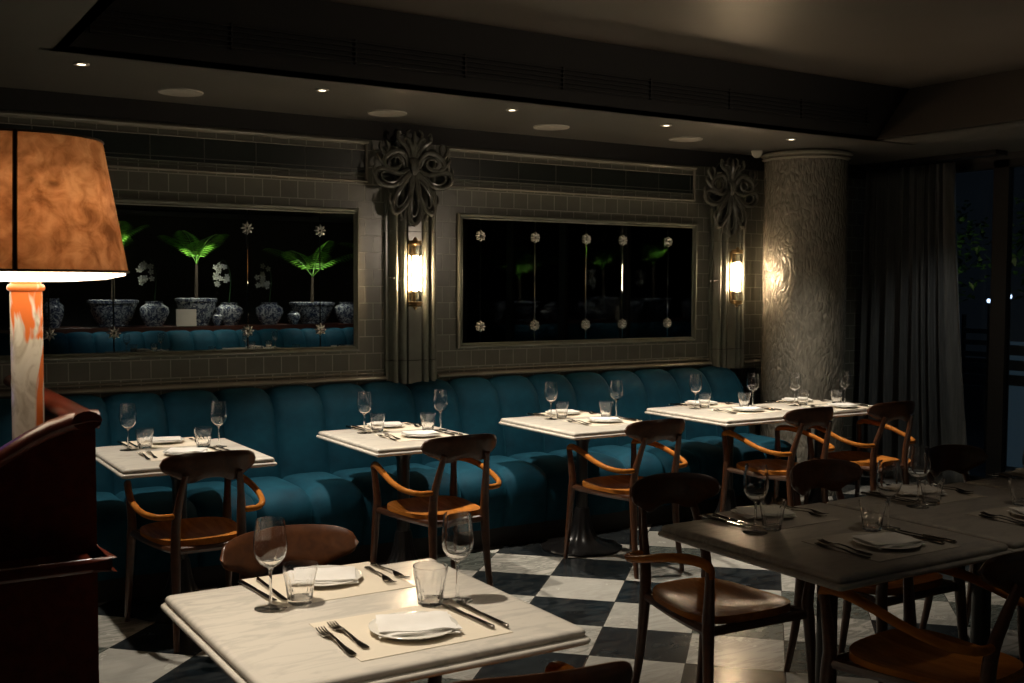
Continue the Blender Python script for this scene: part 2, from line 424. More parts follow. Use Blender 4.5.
# palmette ornaments
def ornament(cx, cz, lab):
    t = thing('palmette_ornament', (cx, WY-.055, cz)); tag(t, lab, 'ornament')
    # outlines in millimetres from the centre of the fan, left half; each is mirrored
    down = [(-12,-55),(-28,-160),(-40,-270),(-24,-335),(4,-365),(34,-335),(46,-270),(30,-160),(14,-55)]
    diag = [(-22,-60),(-80,-120),(-128,-188),(-146,-255),(-128,-298),(-86,-282),(-42,-222),(-18,-150),(-10,-80)]
    side = [(-38,-30),(-100,-58),(-170,-42),(-225,-34),(-262,-60),(-250,-108),(-192,-136),(-118,-126),(-66,-84),(-30,-50)]
    scroll = [(-40,-12),(-52,40),(-92,76),(-150,70),(-198,36),(-206,-6),(-170,-30),(-116,-24),(-88,6),(-104,40),(-134,36)]
    def P3(q, k=1.0, c=(0, 0), dy=0.0):
        x, z = (c[0]+(q[0]-c[0])*k)/1000, (c[1]+(q[1]-c[1])*k)/1000
        d = math.hypot(x, z); return (x, -.030-.034*math.sin(min(1, d/.30)*PI*.8)+dy, z)
    def mir(pts, s): return [(x*s, z) for x, z in pts]
    for pts, both in ((down, 0), (diag, 1), (side, 1)):
        for sg in ((1, -1) if both else (1,)):
            q = mir(pts, sg); c = (sum(a for a, b in q)/len(q), sum(b for a, b in q)/len(q))
            oc = cat([P3(a) for a in q], 4, True); n = len(oc)
            ic = cat([P3(a, .66, c, .006) for a in q], 4, True)
            MB().tube(oc, .0150, 8, closed=True, flat=(0,1,0)).tube(ic, .0085, 6, closed=True, flat=(0,1,0)).build('petal_rim', 'ornament_glaze', t)
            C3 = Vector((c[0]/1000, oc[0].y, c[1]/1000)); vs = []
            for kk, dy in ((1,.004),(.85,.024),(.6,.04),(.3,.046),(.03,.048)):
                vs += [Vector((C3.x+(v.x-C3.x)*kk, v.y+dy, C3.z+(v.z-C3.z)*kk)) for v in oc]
            MB().add(vs, [(a*n+i, a*n+(i+1) % n, (a+1)*n+(i+1) % n, (a+1)*n+i) for a in range(4) for i in range(n)]).build('petal_hollow', 'ornament_shaded', t, ang=70)
    for sg in (1, -1):
        m = MB(); limb(m, [P3(a) for a in mir(scroll, sg)], [.010,.015,.017,.018,.017,.016,.014,.013,.011,.009,.006], 8, 5)
        limb(m, [P3(a, dy=.01) for a in mir([(-60,-5),(-80,42),(-125,52),(-165,20),(-150,-8)], sg)], [.008,.009,.009,.007,.004], 6, 4)
        m.build('scroll', 'ornament_glaze', t)
    cr = MB()
    for sg in (1, -1):
        for pts, rs in (([(-8,20),(-14,90),(-40,150),(-72,158),(-60,120)], [.010,.015,.014,.009,.004]), ([(-14,30),(-60,110),(-112,150),(-108,196),(-90,180)], [.010,.014,.013,.010,.004]),
                        ([(-205,-10),(-244,30),(-252,60)], [.013,.012,.004]), ([(-196,40),(-232,96),(-222,132)], [.013,.013,.004]), ([(-190,60),(-176,110),(-196,140)], [.011,.010,.004]),
                        ([(-150,-250),(-168,-215),(-160,-180)], [.010,.010,.004]), ([(-95,-290),(-82,-332),(-96,-345)], [.012,.010,.004]), ([(-60,-280),(-62,-318),(-48,-338)], [.010,.009,.004]),
                        ([(-250,-70),(-270,-30),(-258,-4)], [.011,.010,.004]), ([(-40,130),(-52,190),(-30,215)], [.010,.010,.004])):
            limb(cr, [P3(a) for a in mir(pts, sg)], rs, 7, 4)
    limb(cr, [P3(a) for a in [(0,10),(0,90),(0,160),(0,206)]], [.010,.017,.015,.005], 8, 4)
    cr.build('leaf_crown', 'ornament_glaze', t)
    bs = MB()
    for k in (-2,-1,0,1,2): limb(bs, [(k*.016,-.03,.07-abs(k)*.012),(k*.013,-.066,.02),(k*.007,-.07,-.03),(k*.003,-.05,-.07)], [.006,.011,.010,.005], 7, 3)
    bs.build('boss', 'ornament_glaze', t)
    pl = [(.150*math.cos(2*PI*i/28), .22*math.sin(2*PI*i/28)-.02) for i in range(28)]
    b = MB().prism(pl, 0, .05); b.xf(Matrix.Translation((0,.052,0)) @ Matrix.Rotation(PI/2, 4, 'X')); b.build('back_plate', 'ornament_shaded', t)
ornament(3.07, 2.29, 'large glazed palmette ornament over the pilaster between the two mirrors')
ornament(5.715, 2.29, 'large glazed palmette ornament high on the wall beside the round column')

# mirrors
def mirror(x0, x1, seams, lab):
    z0, z1 = 1.137, 2.015; y = WY
    t = thing('wall_mirror', ((x0+x1)/2, y, z0)); tag(t, lab, 'mirror'); cx = (x0+x1)/2
    fr = MB(); W = .045
    def ring(i, out, out2, ii): # bevelled frame ring between insets i and ii
        a = [(x0-cx+i, -out, i), (x1-cx-i, -out, i), (x1-cx-i, -out, z1-z0-i), (x0-cx+i, -out, z1-z0-i)]
        b = [(x0-cx+ii, -out2, ii), (x1-cx-ii, -out2, ii), (x1-cx-ii, -out2, z1-z0-ii), (x0-cx+ii, -out2, z1-z0-ii)]
        fr.add(a+b, [(k, (k+1) % 4, 4+(k+1) % 4, 4+k) for k in range(4)])
    pf = [(0, 0), (0, .018), (.006, .030), (.014, .032), (.020, .022), (.026, .016), (.030, .022), (.034, .020), (.038, .008), (.038, 0)]
    for a, b in zip(pf, pf[1:]): ring(a[0], a[1], b[1], b[0])
    fr.build('frame', 'glazed_trim', t, ang=25)
    xs = [x0+.03]+sorted(seams)+[x1-.03]
    for i, (a, b) in enumerate(zip(xs, xs[1:])):
        g = MB(); g.box((a-cx+.0012, -.012, .03), (b-cx-.0012, 0, z1-z0-.03)); g.build('glass_panel', 'mirror', t, smooth=False, bevel=.003)
    for s in seams:
        for z in (.142, .735):
            o = MB()
            for q in range(8):
                a = q*PI/4; limb(o, [(s-cx+.008*math.cos(a), -.016, z+.008*math.sin(a)), (s-cx+.022*math.cos(a), -.030, z+.022*math.sin(a)), (s-cx+.036*math.cos(a), -.016, z+.036*math.sin(a))], [.003,.0062,.002], 6, 2)
            o.build('rosette', 'silvered', t)
mirror(-.4, 2.742, [.2, .60, .965, 1.294, 2.041, 2.488], 'long dark wall mirror reflecting potted palms, left of the first pilaster')
mirror(3.432, 5.462, [3.604, 4.031, 4.455, 4.775, 5.19], 'dark wall mirror reflecting night windows, between the two pilasters')

# sconces
def sconce(x, lab):
    y = WY-.13; z0, z1 = 1.415, 1.825
    t = thing('wall_sconce', (x, y, z0)); tag(t, lab, 'wall lamp'); h = z1-z0
    MB().box((-.028,.045,.02), (.028,.06,h-.02)).build('back_plate', 'brass', t, bevel=.004)
    for z, nm in ((0, 'lower_cap'), (h-.03, 'upper_cap')):
        MB().lathe([(0,0),(.030,0),(.042,.006),(.042,.012),(.036,.014),(.036,.018),(.042,.02),(.042,.028),(.02,.03),(0,.03)], 24, (0,0,z)).box((-.012,.0,z+.006), (.012,.06,z+.024)).build(nm, 'brass', t)
    if True:
        MB().lathe([(0,-.02),(.008,-.018),(.012,-.008),(.016,.0)], 12).lathe([(.016,h),(.012,h+.008),(.008,h+.018),(0,h+.02)], 12).build('finial', 'brass', t)
    MB().lathe([(.0,.095),(.014,.10),(.014,h-.10),(0,h-.095)], 16).build('light_tube', 'sconce_core', t)
    rods = MB()
    for i in range(14):
        a = 2*PI*i/14; rods.tube([(.034*math.cos(a), .034*math.sin(a), .026), (.034*math.cos(a), .034*math.sin(a), h-.026)], .0058, 8)
    rods.build('glass_rods', 'thin_glass', t)
sconce(3.068, 'lit brass and glass rod sconce on the pilaster between the mirrors')
sconce(5.765, 'lit brass and glass rod sconce on the pilaster beside the round column')

# round column
t = thing('round_column', (6.25, 5.86, 0)); tag(t, 'round column with pearly bark-like relief and a pale ring under the ceiling', 'column')
MB().lathe([(.308,0),(.308,.8),(.308,1.6),(.308,2.50)], 96).build('shaft', 'relief', t)
MB().lathe([(.29,2.478),(.318,2.488),(.333,2.498),(.326,2.508),(.326,2.514),(.345,2.523),(.345,2.536),(.325,2.55),(.28,2.55)], 72).build('capital_ring', 'cream_glaze', t)
# grille beside banquette
t = thing('wall_grille', (5.94, WY-.02, .62)); tag(t, 'small black wall grille between the banquette end and the column', 'vent')
MB().box((-.11,0,0), (.13,.02,.30)).build('backing', 'vent_black', t, smooth=False)
g = MB()
for i in range(9): g.box((-.11+i*.029,-.012,0), (-.104+i*.029,.0,.30))
for z in (0,.075,.15,.225,.292): g.box((-.11,-.014,z), (.13,-.002,z+.008))
g.build('bars', 'dark_frame', t, smooth=False)

# ------------------------------------------------------------------ banquette
def banquette(name, x0, n, w, yb, flip, lab):
    """yb: wall plane; flip -1 mirrors for the one facing the other way"""
    t = thing(name, (0, 0, 0)); tag(t, lab, 'banquette'); S = flip
    BP = cat([(0,-.29,.40),(0,-.285,.50),(0,-.262,.62),(0,-.232,.74),(0,-.19,.84),(0,-.12,.912),(0,-.04,.94),(0,0,.935)], 4)
    SP = cat([(0,-.20,.40),(0,-.23,.455),(0,-.34,.462),(0,-.55,.462),(0,-.68,.452),(0,-.755,.41),(0,-.778,.33),(0,-.765,.22),(0,-.74,.12)], 4)
    def chan(P, bul):
        mb = MB(); nu = 14; k = len(P); vs = []; fs = []
        for i in range(nu+1):
            u = i/nu; b = bul*(max(0, 1-abs(2*u-1)**3.2))**.55
            for j, q in enumerate(P):
                d = (P[min(j+1, k-1)]-P[max(j-1, 0)]).normalized(); nrm = Vector((0, -d.z, d.y))
                e = min(1, j/3, (k-1-j)/3) if 1 else 1
                qq = q+nrm*(b-bul*.75)*(.35+.65*e)
                vs.append((u*w, qq.y, qq.z))
        for i in range(nu):
            for j in range(k-1): fs.append((i*k+j, (i+1)*k+j, (i+1)*k+j+1, i*k+j+1))
        return mb.add(vs, fs)
    bk = chan(BP, .034).build('back_channel', 'teal_velvet', t, ang=60); st = chan([Vector((0,q.y,q.z)) for q in SP], -.034)
    # the seat profile runs the other way, so its outward side is flipped
    st = st.build('seat_cushion', 'teal_velvet', t, ang=60)
    for i in range(n):
        for proto in (bk, st):
            o = proto if i == 0 else proto.copy()
            if i: COL.objects.link(o); o.parent = t
            o.location = (x0+i*w, yb, 0)
            if S < 0: o.scale = (1, -1, 1)
    X1 = x0+n*w
    a, b = (yb-.70*S, yb-.0*S)
    MB().box((x0,min(a,b),0), (X1,max(a,b),.40)).box((x0+.005, min(yb-.10*S,yb),.4), (X1-.005, max(yb-.10*S,yb),.80)).build('frame', 'dark_wall', t, smooth=False)
    for xx in (x0-.012, X1-.002):
        poly = [(0, .0), (-.72, 0), (-.74,.42), (-.27,.46), (-.19,.80), (-.10,.90), (0, .92)]
        pr = MB().prism(poly, 0, .014)
        pr.xf(Matrix.Translation((xx, yb, 0)) @ Matrix(((0,0,1,0),(S,0,0,0),(0,1,0,0),(0,0,0,1))))
        pr.build('end_panel', 'teal_velvet', t, smooth=False)
    return t
banquette('banquette', .023, 19, .302, WY-.01, 1, 'long teal velvet channelled banquette running under the wall mirrors')
banquette('banquette', 1.2, 19, .302, -1.85, -1, 'teal velvet banquette seen only as a reflection in the left wall mirror')
tag(MB().box((XL,-2.35,0), (XR,-1.86,.998)).build('low_partition', 'shelf_wood', bevel=.004), 'dark wooden partition shelf carrying the reflected planters', 'shelf')

# ------------------------------------------------------------------ dining chair (origin on the floor at centre, faces +Y)
def make_chair():
    t = thing('dining_chair')
    # seat
    def ol(a):
        ca, sa = math.cos(a), math.sin(a); e = .62
        x = math.copysign(abs(ca)**e, ca); y = math.copysign(abs(sa)**e, sa)
        hw = .203+.028*y; return x*hw, y*.222
    N, K = 48, 7; vs = []; fs = []
    for side in (0, 1):
        for k in range(K+1):
            rr_ = k/K
            for i in range(N):
                x, y = ol(2*PI*i/N); x *= rr_; y *= rr_
                dish = .022*(1-min(1, rr_)**2.4)
                z = .452-dish+.010*(y/.225)**2*rr_ if side == 0 else .428-dish*.6
                if side == 0 and k == K: z -= .006
                vs.append((x, y, z))
    L = (K+1)*N
    for side in (0, 1):
        for k in range(K):
            for i in range(N):
                q = (side*L+k*N+i, side*L+k*N+(i+1) % N, side*L+(k+1)*N+(i+1) % N, side*L+(k+1)*N+i); fs.append(q)
    for i in range(N): fs.append((K*N+i, K*N+(i+1) % N, L+K*N+(i+1) % N, L+K*N+i))
    MB().add(vs, fs).build('seat', 'lit_walnut', t, ang=60)
    for s in (-1, 1):
        m = MB(); limb(m, [(s*.238,.262,0),(s*.230,.243,.2),(s*.222,.228,.40),(s*.219,.224,.46),(s*.226,.236,.57),(s*.230,.243,.625)], [.012,.017,.021,.021,.0165,.016], 12)
        m.build('leg', 'walnut', t)
    for s in (-1, 1):
        m = MB(); limb(m, [(s*.158,-.285,0),(s*.148,-.250,.2),(s*.143,-.230,.42),(s*.140,-.236,.54),(s*.131,-.262,.64),(s*.115,-.296,.75)], [.012,.017,.022,.020,.0165,.013], 12)
        m.build('leg', 'walnut', t)
        m = MB(); limb(m, [(s*.228,.247,.60),(s*.233,.236,.638),(s*.248,.17,.648),(s*.268,.06,.634),(s*.276,-.05,.606),(s*.264,-.15,.582),(s*.225,-.222,.570),(s*.170,-.242,.568),(s*.140,-.240,.572)],
                       [.012,.0165,.0175,.0155,.0140,.0135,.0135,.0135,.011], 12)
        m.build('armrest', 'lit_walnut', t)
    r_ = MB()
    for s in (-1, 1): limb(r_, [(s*.218,.22,.415),(s*.185,0,.412),(s*.143,-.225,.415)], [.017]*3, 8)
    limb(r_, [(-.215,.222,.415),(0,.212,.412),(.215,.222,.415)], [.017]*3, 8); limb(r_, [(-.14,-.225,.415),(0,-.215,.412),(.14,-.225,.415)], [.017]*3, 8)
    r_.build('seat_rail', 'walnut', t)
    # kidney backrest
    R_ = .34; A = .66; NU, NV = 28, 8
    def bp(u, v, off):
        s = 2*u-1; a = s*A
        e = math.sqrt(max(0, 1-abs(s)**5.5))
        top = .052*e+.004*math.cos(s*PI)*e; bot = (.044+.024*math.exp(-((abs(s)-.42)/.20)**2)+.012*(1-s*s))*e
        z = -bot+(top+bot)*v
        y = -.300+R_*(1-math.cos(a))-.16*(z)*1.0+off
        return (R_*math.sin(a)*(1-off*1.5), y, .787+z)
    m = MB(); th = .011
    def edge(u, v): return math.sqrt(max(.05, 1-(2*v-1)**6))*math.sqrt(max(.05, 1-abs(2*u-1)**8))
    m.grid(lambda u, v: bp(u, v, -th*edge(u, v)), NU, NV); m.grid(lambda u, v: bp(u, v, th*edge(u, v)), NU, NV, True)
    for v0 in (0, 1):
        m.add([bp(i/NU, v0, q*th*edge(i/NU, v0)) for i in range(NU+1) for q in (-1, 1)], [(2*i, 2*i+1, 2*i+3, 2*i+2) for i in range(NU)])
    for u0 in (0, 1):
        m.add([bp(u0, i/NV, q*th*edge(u0, i/NV)) for i in range(NV+1) for q in (-1, 1)], [(2*i, 2*i+1, 2*i+3, 2*i+2) for i in range(NV)])
    m.build('backrest', 'walnut', t, ang=50)
    return t
chair = make_chair()
CH = [(1.35,4.86,0,'chair at the leftmost banquette table, behind the bright front table'),
      (2.53,4.77,0,'chair at the second banquette table from the left, seat lit orange'),
      (3.74,4.78,0,'chair at the third banquette table from the left, fully in view'),
      (4.91,4.78,0,'chair at the fourth banquette table from the left'),
      (5.62,4.75,-.05,'chair nearest the curtain, at the rightmost banquette table'),
      (1.10,2.73,PI,'chair facing us across the bright front marble table'),
      (1.16,1.93,-.2,'chair whose backrest just shows at the bottom edge of the photo'),
      (2.64,2.86,PI-.05,'chair facing us at the first dim table, shiny seat in view'),
      (3.39,2.80,PI,'chair facing us behind the middle dim table of the right-hand row'),
      (4.22,2.80,PI,'chair facing us behind the farthest dim table by the window'),
      (2.78,2.05,.12,'chair turned askew at the bottom right corner')]
for x, y, rz, lab in CH: put(chair, (x, y, 0), rz, 'dark walnut '+lab, 'chair', 'dining chairs')

# ------------------------------------------------------------------ tables
def rrect(w, d, r, n=3):
    out = []
    for cx, cy, a0 in ((w/2-r,d/2-r,0),(-w/2+r,d/2-r,PI/2),(-w/2+r,-d/2+r,PI),(w/2-r,-d/2+r,1.5*PI)):
        for i in range(n+1):
            a = a0+PI/2*i/n; out.append((cx+r*math.cos(a), cy+r*math.sin(a)))
    return out
def make_table(w, d, mat):
    t = thing('dining_table')
    prof = [(.030,.750),(.019,.7485),(.013,.7445),(.0105,.738),(.012,.732),(.0145,.7292),(.0145,.7282),(.006,.7272),(.0015,.724),(0,.7185),(.003,.713),(.012,.709)]
    vs = []; fs = []; rings = []
    for ins, z in prof:
        rings.append(len(vs)); vs += [(x, y, z) for x, y in rrect(w-2*ins, d-2*ins, max(.004, .016-ins*.5))]
    n = 16
    for a, b in zip(rings, rings[1:]): fs += [(a+i, a+(i+1) % n, b+(i+1) % n, b+i) for i in range(n)]
    fs.append(tuple(range(rings[0], rings[0]+n))); fs.append(tuple(reversed(range(rings[-1], rings[-1]+n))))
    MB().add(vs, fs).build('tabletop', mat, t, ang=50)
    MB().lathe([(.0,.704),(.12,.704),(.14,.709),(0,.709)], 20).box((-.20,-.025,.69), (.20,.025,.709)).box((-.025,-.20,.69), (.025,.20,.709)).build('bracket', 'black_metal', t)
    MB().lathe([(0,.10),(.036,.12),(.034,.3),(.033,.5),(.036,.62),(.055,.66),(.075,.69),(.0,.70)], 24).build('pillar', 'black_metal', t)
    bs = [(.0,0),(.232,0),(.238,.006),(.232,.014),(.20,.022),(.15,.032),(.11,.045),(.085,.07),(.065,.11),(.052,.16),(.046,.22),(.040,.24),(0,.24)]
    MB().lathe(bs, 64, mod=lambda a, j: 1+(.05*math.cos(a*10) if 3 <= j <= 9 else 0)).build('base', 'black_metal', t)
    return t
T_ = {}
def table(key, x0, x1, y0, y1, mat, lab):
    w, d = x1-x0, y1-y0; t = make_table(w, d, mat); t.location = ((x0+x1)/2, (y0+y1)/2, 0); tag(t, lab, 'table', 'marble restaurant tables')
    T_[key] = ((x0+x1)/2, (y0+y1)/2)
table('T1', 1.03,1.73, 4.82,5.60, 'table_marble', 'square white marble pedestal table, leftmost along the banquette')
table('T2', 2.22,2.90, 4.81,5.60, 'table_marble', 'square white marble pedestal table, second from the left along the banquette')
table('T3', 3.39,4.08, 4.81,5.61, 'table_marble', 'square white marble pedestal table, third from the left, round black base in view')
table('T4', 4.505,5.27, 4.81,5.60, 'table_marble', 'white marble pedestal table, fourth along the banquette, joined to the one by the column')
table('T5', 5.275,6.00, 4.82,5.42, 'table_marble', 'white marble pedestal table in front of the round column, last along the banquette')
table('F', .695,1.492, 2.03,2.835, 'table_marble', 'brightly lit white marble table with moulded edge at the front')
table('R1', 2.33,3.118, 2.03,2.825, 'table_marble_dim', 'dimly lit marble table with its corner towards us, first of the right-hand row')
table('R2', 3.124,3.945, 2.03,2.825, 'table_marble_dim', 'dimly lit marble table in the middle of the right-hand row')
table('R3', 3.951,4.75, 2.03,2.825, 'table_marble_dim', 'dimly lit marble table farthest right, by the window')

# ------------------------------------------------------------------ tableware
def make_wine():
    t = thing('wine_glass')
    out = [(.0045,.096),(.012,.1),(.024,.108),(.034,.122),(.039,.140),(.0395,.155),(.037,.180),(.0325,.212)]
    out = [(a*1.05, b*1.05) for a, b in out]
    inn = [(r_-.0010, z+(.0018 if i < 3 else 0)) for i, (r_, z) in enumerate(out)][::-1]
    MB().lathe(out+inn[:-1]+[(0,.1045)], 32).build('bowl', 'bowl_glass', t, ang=60)
    MB().lathe([(.0,.008),(.006,.008),(.0042,.016),(.0036,.04),(.0036,.075),(.0045,.096),(.009,.1035),(0,.1045)], 14).build('stem', 'solid_glass', t, ang=60)
    MB().lathe([(0,0),(.039,0),(.040,.001),(.038,.0022),(.015,.005),(.006,.008),(0,.008)], 32).build('foot', 'solid_glass', t, ang=60)
    return t
def make_tumbler():
    out = [(.0,.0),(.026,0),(.029,.003),(.0315,.02),(.0345,.04),(.0375,.060),(.0395,.068),(.0410,.080),(.0418,.092)]
    inn = [(.0405,.092),(.0398,.08),(.0380,.068),(.0355,.058),(.0305,.02),(.0265,.012),(.0,.010)]
    fac = lambda a, j: 1 if (j < 1 or j in (7, 8, 9, 10) or j > 12) else 1/math.cos(((a+PI/10) % (PI/5))-PI/10)*(.95)
    out = [(a*1.06, b*1.07) for a, b in out]; inn = [(a*1.06, b*1.07) for a, b in inn]
    return MB().lathe(out+inn, 60, mod=fac).build('tumbler', 'solid_glass', None, ang=25)
def make_fork():
    m = MB(); L = .19
    def strip(pts):  # (y, halfwidth, z)
        th = .0011; vs = []
        for y, w, z in pts: vs += [(-w, y, z-th), (w, y, z-th), (w, y, z+th), (-w, y, z+th)]
        fs = [(0,3,2,1)]+[(4*i+a, 4*i+(a+1) % 4, 4*i+4+(a+1) % 4, 4*i+4+a) for i in range(len(pts)-1) for a in range(4)]+[tuple(4*(len(pts)-1)+a for a in range(4))]
        m.add(vs, fs)
    strip([(-.1,.0045,.003),(-.095,.0085,.003),(-.075,.0085,.003),(-.04,.0055,.004),(0,.0030,.009),(.03,.0034,.010),(.043,.009,.007),(.052,.0115,.005),(.060,.0115,.004)])
    for i in range(4):
        x = -.0096+i*.0064; vs = []
        for y, w, z in ((.058,.0020,.004),(.075,.0017,.0035),(.092,.0015,.006),(.102,.0007,.009)): vs += [(x-w,y,z-.001),(x+w,y,z-.001),(x+w,y,z+.001),(x-w,y,z+.001)]
        m.add(vs, [(0,3,2,1)]+[(4*k_+a, 4*k_+(a+1) % 4, 4*k_+4+(a+1) % 4, 4*k_+4+a) for k_ in range(3) for a in range(4)]+[(12,13,14,15)])
    return m.build('fork', 'steel', None, ang=50)
def make_knife():
    t = thing('table_knife')
    m = MB(); c = [(0,-.115,.0055),(0,-.11,.0055),(0,-.06,.0055),(0,-.01,.0055),(0,0,.0055)]
    m.tube(c, [.003,.0058,.0052,.0046,.004], 10); m.build('handle', 'steel', t)
    pl = [(-.0055,0),(.005,0),(.0065,.03),(.0085,.07),(.0075,.095),(.002,.112),(-.004,.116),(-.0055,.11)]
    MB().prism(pl, .0048, .0064).build('blade', 'steel', t, smooth=False)
    return t
def make_plate():
    return MB().lathe([(0,.003),(.045,.003),(.05,0),(.055,.003),(.08,.008),(.101,.013),(.103,.0145),(.101,.016),(.08,.0115),(.058,.0065),(.05,.0058),(0,.0058)], 48).build('side_plate', 'porcelain_plate', None, ang=60)
def make_napkin(seed=1):
    m = MB(); random.seed(seed)
    for l, (w, d, z, rz, ox) in enumerate(((.186,.140,.0085,.0,0),(.178,.138,.0125,.12,.004),(.170,.130,.0160,-.05,-.004))):
        def fn(u, v, top):
            x, y = (u-.5)*w, (v-.5)*d
            q = .0035*noise.noise(Vector((u*3+l*5, v*3, seed*3.1)))+.004*abs(u-.5)**2*4*(1 if l == 2 else .3)
            zz = z+(.0038 if top else 0)*(1-abs(2*u-1)**8)+q
            return (x*math.cos(rz)-y*math.sin(rz)+ox, x*math.sin(rz)+y*math.cos(rz), zz)
        m.grid(lambda u, v: fn(u, v, 1), 14, 10); m.grid(lambda u, v: fn(u, v, 0), 14, 10, True)
        for a in (0, 1):
            m.add([fn(i/14, a, q) for i in range(15) for q in (0, 1)], [(2*i, 2*i+1, 2*i+3, 2*i+2) for i in range(14)])
            m.add([fn(a, i/10, q) for i in range(11) for q in (0, 1)], [(2*i, 2*i+1, 2*i+3, 2*i+2) for i in range(10)])
    return m.build('folded_napkin', 'linen', None, ang=60)
wine, tum, fork, knife, plate, nap = make_wine(), make_tumbler(), make_fork(), make_knife(), make_plate(), make_napkin()
mat2 = MB().box((-.19,-.15,0), (.19,.15,.0012)).build('placemat', 'paper_shaded', None, smooth=False)
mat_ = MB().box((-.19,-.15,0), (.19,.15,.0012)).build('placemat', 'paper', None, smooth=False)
Z0 = .7505
def setting(key, near, desc, sx=0, sy=0, mats=True, items='fkpngt'):
    cx, cy = T_[key]; cx += sx; cy += sy
    def P(x, y):
        return (cx+x, cy+y) if near else (cx+.04-x, cy+.11-y)
    R0 = 0 if near else PI; z = Z0; J = lambda a: random.uniform(-a, a)
    side = 'near' if near else 'far'
    if mats:
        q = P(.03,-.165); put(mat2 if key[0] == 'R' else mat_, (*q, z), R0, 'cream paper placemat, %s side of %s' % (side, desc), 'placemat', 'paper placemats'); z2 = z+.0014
    else: z2 = z
    if 'f' in items:
        for x, y, a, w in ((-.160,-.180,.02,'outer'), (-.120,-.155,-.03,'inner')):
            q = P(x, y); put(fork, (*q, z2), R0+a+J(.05), '%s fork, %s side of %s' % (w, side, desc), 'fork', 'forks')
    if 'k' in items:
        for x, y, a, w in ((.183,-.165,.03,'inner'), (.219,-.175,.05,'outer')):
            q = P(x, y); put(knife, (*q, z2), R0+a+J(.05), '%s knife, %s side of %s' % (w, side, desc), 'knife', 'table knives')
    if 'p' in items: q = P(.026,-.19); put(plate, (*q, z2), R0, 'white plate under napkin, %s side of %s' % (side, desc), 'plate', 'side plates')
    if 'n' in items: q = P(.034,-.187); put(nap, (*q, z2), R0+J(.2)-.32, 'folded white napkin, %s side of %s' % (side, desc), 'napkin', 'folded napkins')
    if 't' in items: q = P(.157,-.025); put(tum, (*q, z2 if mats and abs(-.025+.165) < .15 else z), J(.3), 'faceted tumbler, %s side of %s' % (side, desc), 'tumbler', 'faceted tumblers')
    if 'g' in items: q = P(.234,-.025); put(wine, (*q, z), J(1), 'stemmed wine glass, %s side of %s' % (side, desc), 'wine glass', 'wine glasses')
DS = {'F': 'the bright front marble table', 'R1': 'first dim table of the right-hand row',
      'R2': 'middle dim table of the right-hand row', 'R3': 'farthest right dim table by the window', 'T1': 'the leftmost banquette table',
      'T2': 'second banquette table from the left', 'T3': 'third banquette table from the left', 'T4': 'fourth banquette table from the left',
      'T5': 'banquette table before the round column'}
for kx in ('F', 'R1', 'R2', 'R3'):
    setting(kx, True, DS[kx], .0, -.018); setting(kx, False, DS[kx])
for kx, sx in (('T1', 0), ('T2', .05), ('T3', .09), ('T4', .07), ('T5', .03)):
    if kx == 'T5':
        setting(kx, True, DS[kx], sx-.02, .03); setting(kx, False, DS[kx], sx, -.06)
    else:
        setting(kx, True, DS[kx], sx-.02, .10); setting(kx, False, DS[kx], sx, .045)

# ------------------------------------------------------------------ waiter station and table lamp (front left)
t = thing('waiter_station', (.1, 2.6, 0)); tag(t, 'dark mahogany waiter station with a curved cap rail at the left edge', 'cabinet')
ox, oy = .1, 2.6
def curve_top(x):   # height of front panel
    u = max(0, .465-x); return 1.285-.25*(1-math.exp(-2.4*u*u/.25))
xs = [-.75+.02*i for i in range(62)]; xs = [x for x in xs if x < .455]+[.462]
poly = [(x-ox, curve_top(x)-.03) for x in xs]
pnl = MB().prism([(xs[-1]-ox, .0), ]+poly[::-1]+[(xs[0]-ox, 0)], 0, .03); pnl.xf(Matrix.Translation((0, 2.43-oy, 0)) @ Matrix.Rotation(PI/2, 4, 'X')); pnl.build('front_panel', 'mahogany', t, smooth=False)
MB().box((.435-ox,2.43-oy,0), (.465-ox,3.45-oy,1.255)).build('side_panel', 'mahogany', t, smooth=False)
def cap(pts, wv, name):     # rounded cap rail: elliptical tube
    m = MB(); c = [Vector(q) for q in pts]; vs = []; fs = []; N = 14
    for i, q in enumerate(c):
        for j in range(N):
            a = 2*PI*j/N; vs.append((q.x+wv[0]*math.cos(a), q.y+wv[1]*math.cos(a), q.z+.020*math.sin(a)))
    for i in range(len(c)-1):
        for j in range(N): fs.append((i*N+j, i*N+(j+1) % N, (i+1)*N+(j+1) % N, (i+1)*N+j))
    fs += [tuple(range(N)), tuple((len(c)-1)*N+j for j in range(N))]
    m.add(vs, fs).build(name, 'mahogany', t)
cap([(x-ox, 2.415-oy, curve_top(x)-.02) for x in xs[::2]]+[(.470-ox, 2.415-oy, 1.263)], (0, .032), 'cap_rail')
cap([(.443-ox, 2.384-oy, 1.264), (.443-ox, 3.46-oy, 1.264)], (.030, 0), 'cap_rail')
MB().box((-.75-ox,2.33-oy,.955), (.478-ox,2.45-oy,.985)).box((.43-ox,2.33-oy,.955), (.478-ox,3.46-oy,.985)).build('ledge_moulding', 'mahogany', t, bevel=.008)
MB().box((-.75-ox,2.42-oy,0), (.455-ox,3.45-oy,1.0)).build('cabinet_body', 'mahogany', t, smooth=False)
